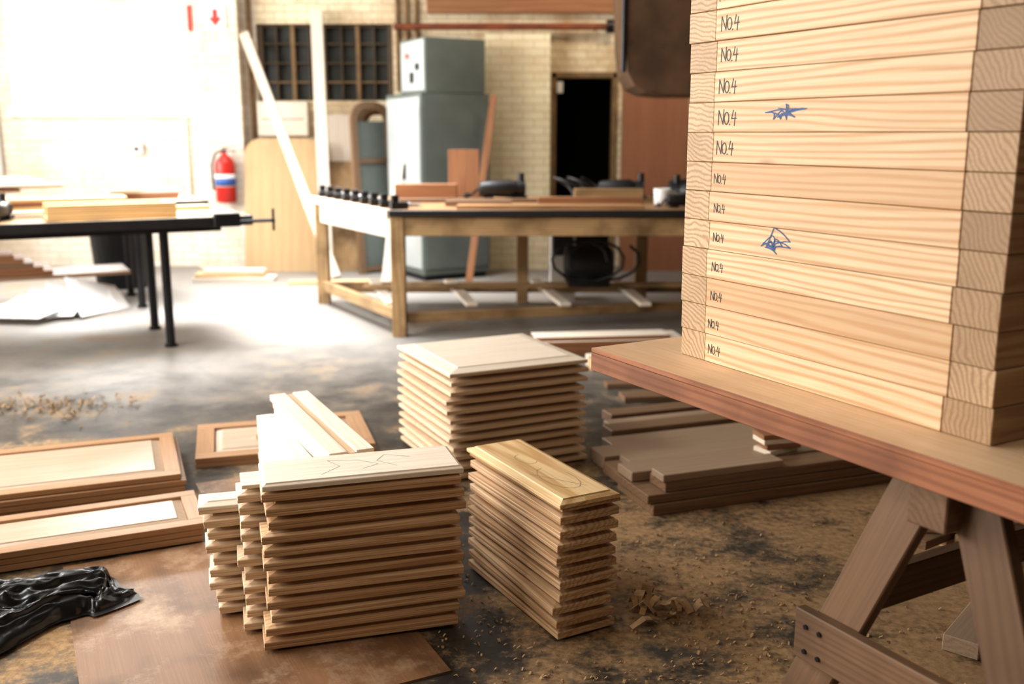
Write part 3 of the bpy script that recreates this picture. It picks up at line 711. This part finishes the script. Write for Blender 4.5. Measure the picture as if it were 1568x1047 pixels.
mb = MB(); d2 = math.degrees(math.atan2(-.876, .481)); MS = T(.467, 2.715, TZ+.001, d2)
Ls = .966; H = .0754
S4 = [[(0,0),(.02,1),(.5,.05),(.55,1.05)], [(.86+.24*math.cos(q*.6), .45+.42*math.sin(q*.6)) for q in range(12)], [(1.2,.0),(1.24,.05)], [(1.55,1),(1.40,.42),(1.90,.45)], [(1.78,.85),(1.70,-.05)]]
def stroke(pts, x, z, s, yoff, mat, w=.0018):
    P = [(x+p[0]*s, z+p[1]*s) for p in pts]
    for k in range(len(P)-1):
        (x0, z0), (x1, z1) = P[k], P[k+1]; dx, dz = x1-x0, z1-z0; l = math.hypot(dx, dz) or 1; nx, nz = -dz/l*w/2, dx/l*w/2
        ex, ez = dx/l*w*.4, dz/l*w*.4
        y = yoff-.0006-.00002*k
        mb.add([(x0-nx-ex, y, z0-nz-ez), (x1-nx+ex, y, z1-nz+ez), (x1+nx+ex, y, z1+nz+ez), (x0+nx-ex, y, z0+nz-ez)], [(0,1,2,3)], MS, mat)
for i in range(15):
    random.seed(500+i); z0 = i*H; z1 = z0+H-.0010; jy = random.uniform(-.003, .003); jx = random.uniform(-.004, .004)
    jl = random.uniform(-.004, .004); jr = random.uniform(-.008, .008)
    mb.box(jx, .105+jl, jy+.001, .9, z0, z1, MS, PINEEND, 1, r=random.uniform(0, .3))
    mb.box(.1055+jl, Ls-.107+jr, jy, .10, z0, z1, MS, PINE, 0, r=(random.random()**2)*(.8) if i not in (2, 6) else 1.5)
    mb.box(Ls-.1065+jr, Ls+jx, jy+.0015, .9, z0, z1, MS, PINEEND, 1, r=random.uniform(.6, 1.1) if i not in (1, 12) else .2)
    mb.box(.1055, Ls-.107, .8, .9, z0, z1, MS, PINE, 0)
    sz = random.uniform(.032, .036) if i > 6 else random.uniform(.021, .025)
    tx = .116+random.uniform(0, .012); tz = z0+random.uniform(.018, .024)
    for st in S4: stroke(st, tx, tz, sz, jy, INK, .0026 if i > 6 else .002)
    if i in (4, 8):
        pts = []
        for k in range(20): pts.append((random.gauss(.6, .6), random.gauss(.5, .30)))
        pts2 = [pts[0]]
        for k in range(1, 20):
            for q in (.33, .66, 1):
                a0, a1 = pts[k-1], pts[k]; pts2.append((a0[0]+(a1[0]-a0[0])*q+.05*math.sin(q*3), a0[1]+(a1[1]-a0[1])*q+.08*math.sin(q*3)))
        stroke(pts2, .32, z0+.014, .050, jy, INKB, .0026)
mb.obj('timber_frame_stack', .0016)

# ---------------------------------------------------------------- lights
def area(name, loc, rot, sx, sy, P, col, spread=180):
    l = bpy.data.lights.new(name, 'AREA'); l.shape = 'RECTANGLE'; l.size = sx; l.size_y = sy; l.energy = P; l.color = col; l.spread = rad(spread)
    o = bpy.data.objects.new(name, l); o.location = loc; o.rotation_euler = [rad(r) for r in rot]; S.collection.objects.link(o); return o
area('daylight_window_back', (-4.45, YB+.22, 2.24), (-90, 0, 0), 1.88, 1.1, 330, (1, .98, .95))
area('daylight_window_left_near', (XL-.3, 2.2, 2.3), (0, -90, 0), 2.2, 4.0, 490, (1, .95, .88))
area('daylight_window_left_far', (XL-.3, 7.4, 2.3), (0, -90, 0), 2.2, 4.4, 500, (1, .97, .94))
area('added_toplight', (-1.9, 8.1, ZC+.25), (0, 0, 0), 2.5, 3.0, 230, (.97, .98, 1.0), 70)  # added light from an unseen skylight, makes the bright pool on the floor
area('added_toplight', (-4.3, 4.1, ZC+.25), (0, 12, 0), 2.1, 3.3, 360, (1, .98, .95), 150)  # second added overhead light, brightens the tops of the stacks
area('warm_fill', (-1.6, -.5, 4.1), (25, 0, 0), 1.2, .3, 45, (1, .88, .72))  # added warm fill from behind the camera, not a real fitting
area('warm_fill', (1.5, 9.0, 4.1), (20, 0, 0), 1.2, .3, 85, (1, .84, .62))  # unseen warm fill added over the back of the room
w = bpy.data.worlds.new('world'); S.world = w; w.use_nodes = True
bg = w.node_tree.nodes['Background']; bg.inputs[0].default_value = (1, 1, 1, 1); bg.inputs[1].default_value = 3.0

# ---------------------------------------------------------------- camera
cd = bpy.data.cameras.new('camera'); cam = bpy.data.objects.new('camera', cd); S.collection.objects.link(cam)
cam.location = (0, 0, 1.45); cam.rotation_euler = (rad(90-11.8), 0, 0)
cd.lens = 35; cd.sensor_width = 36; cd.clip_start = .05
cd.dof.use_dof = True; cd.dof.focus_distance = 2.75; cd.dof.aperture_fstop = 2.0
S.camera = cam
S.view_settings.view_transform = 'Standard'; S.view_settings.look = 'None'; S.view_settings.exposure = 0.0; S.view_settings.gamma = .90
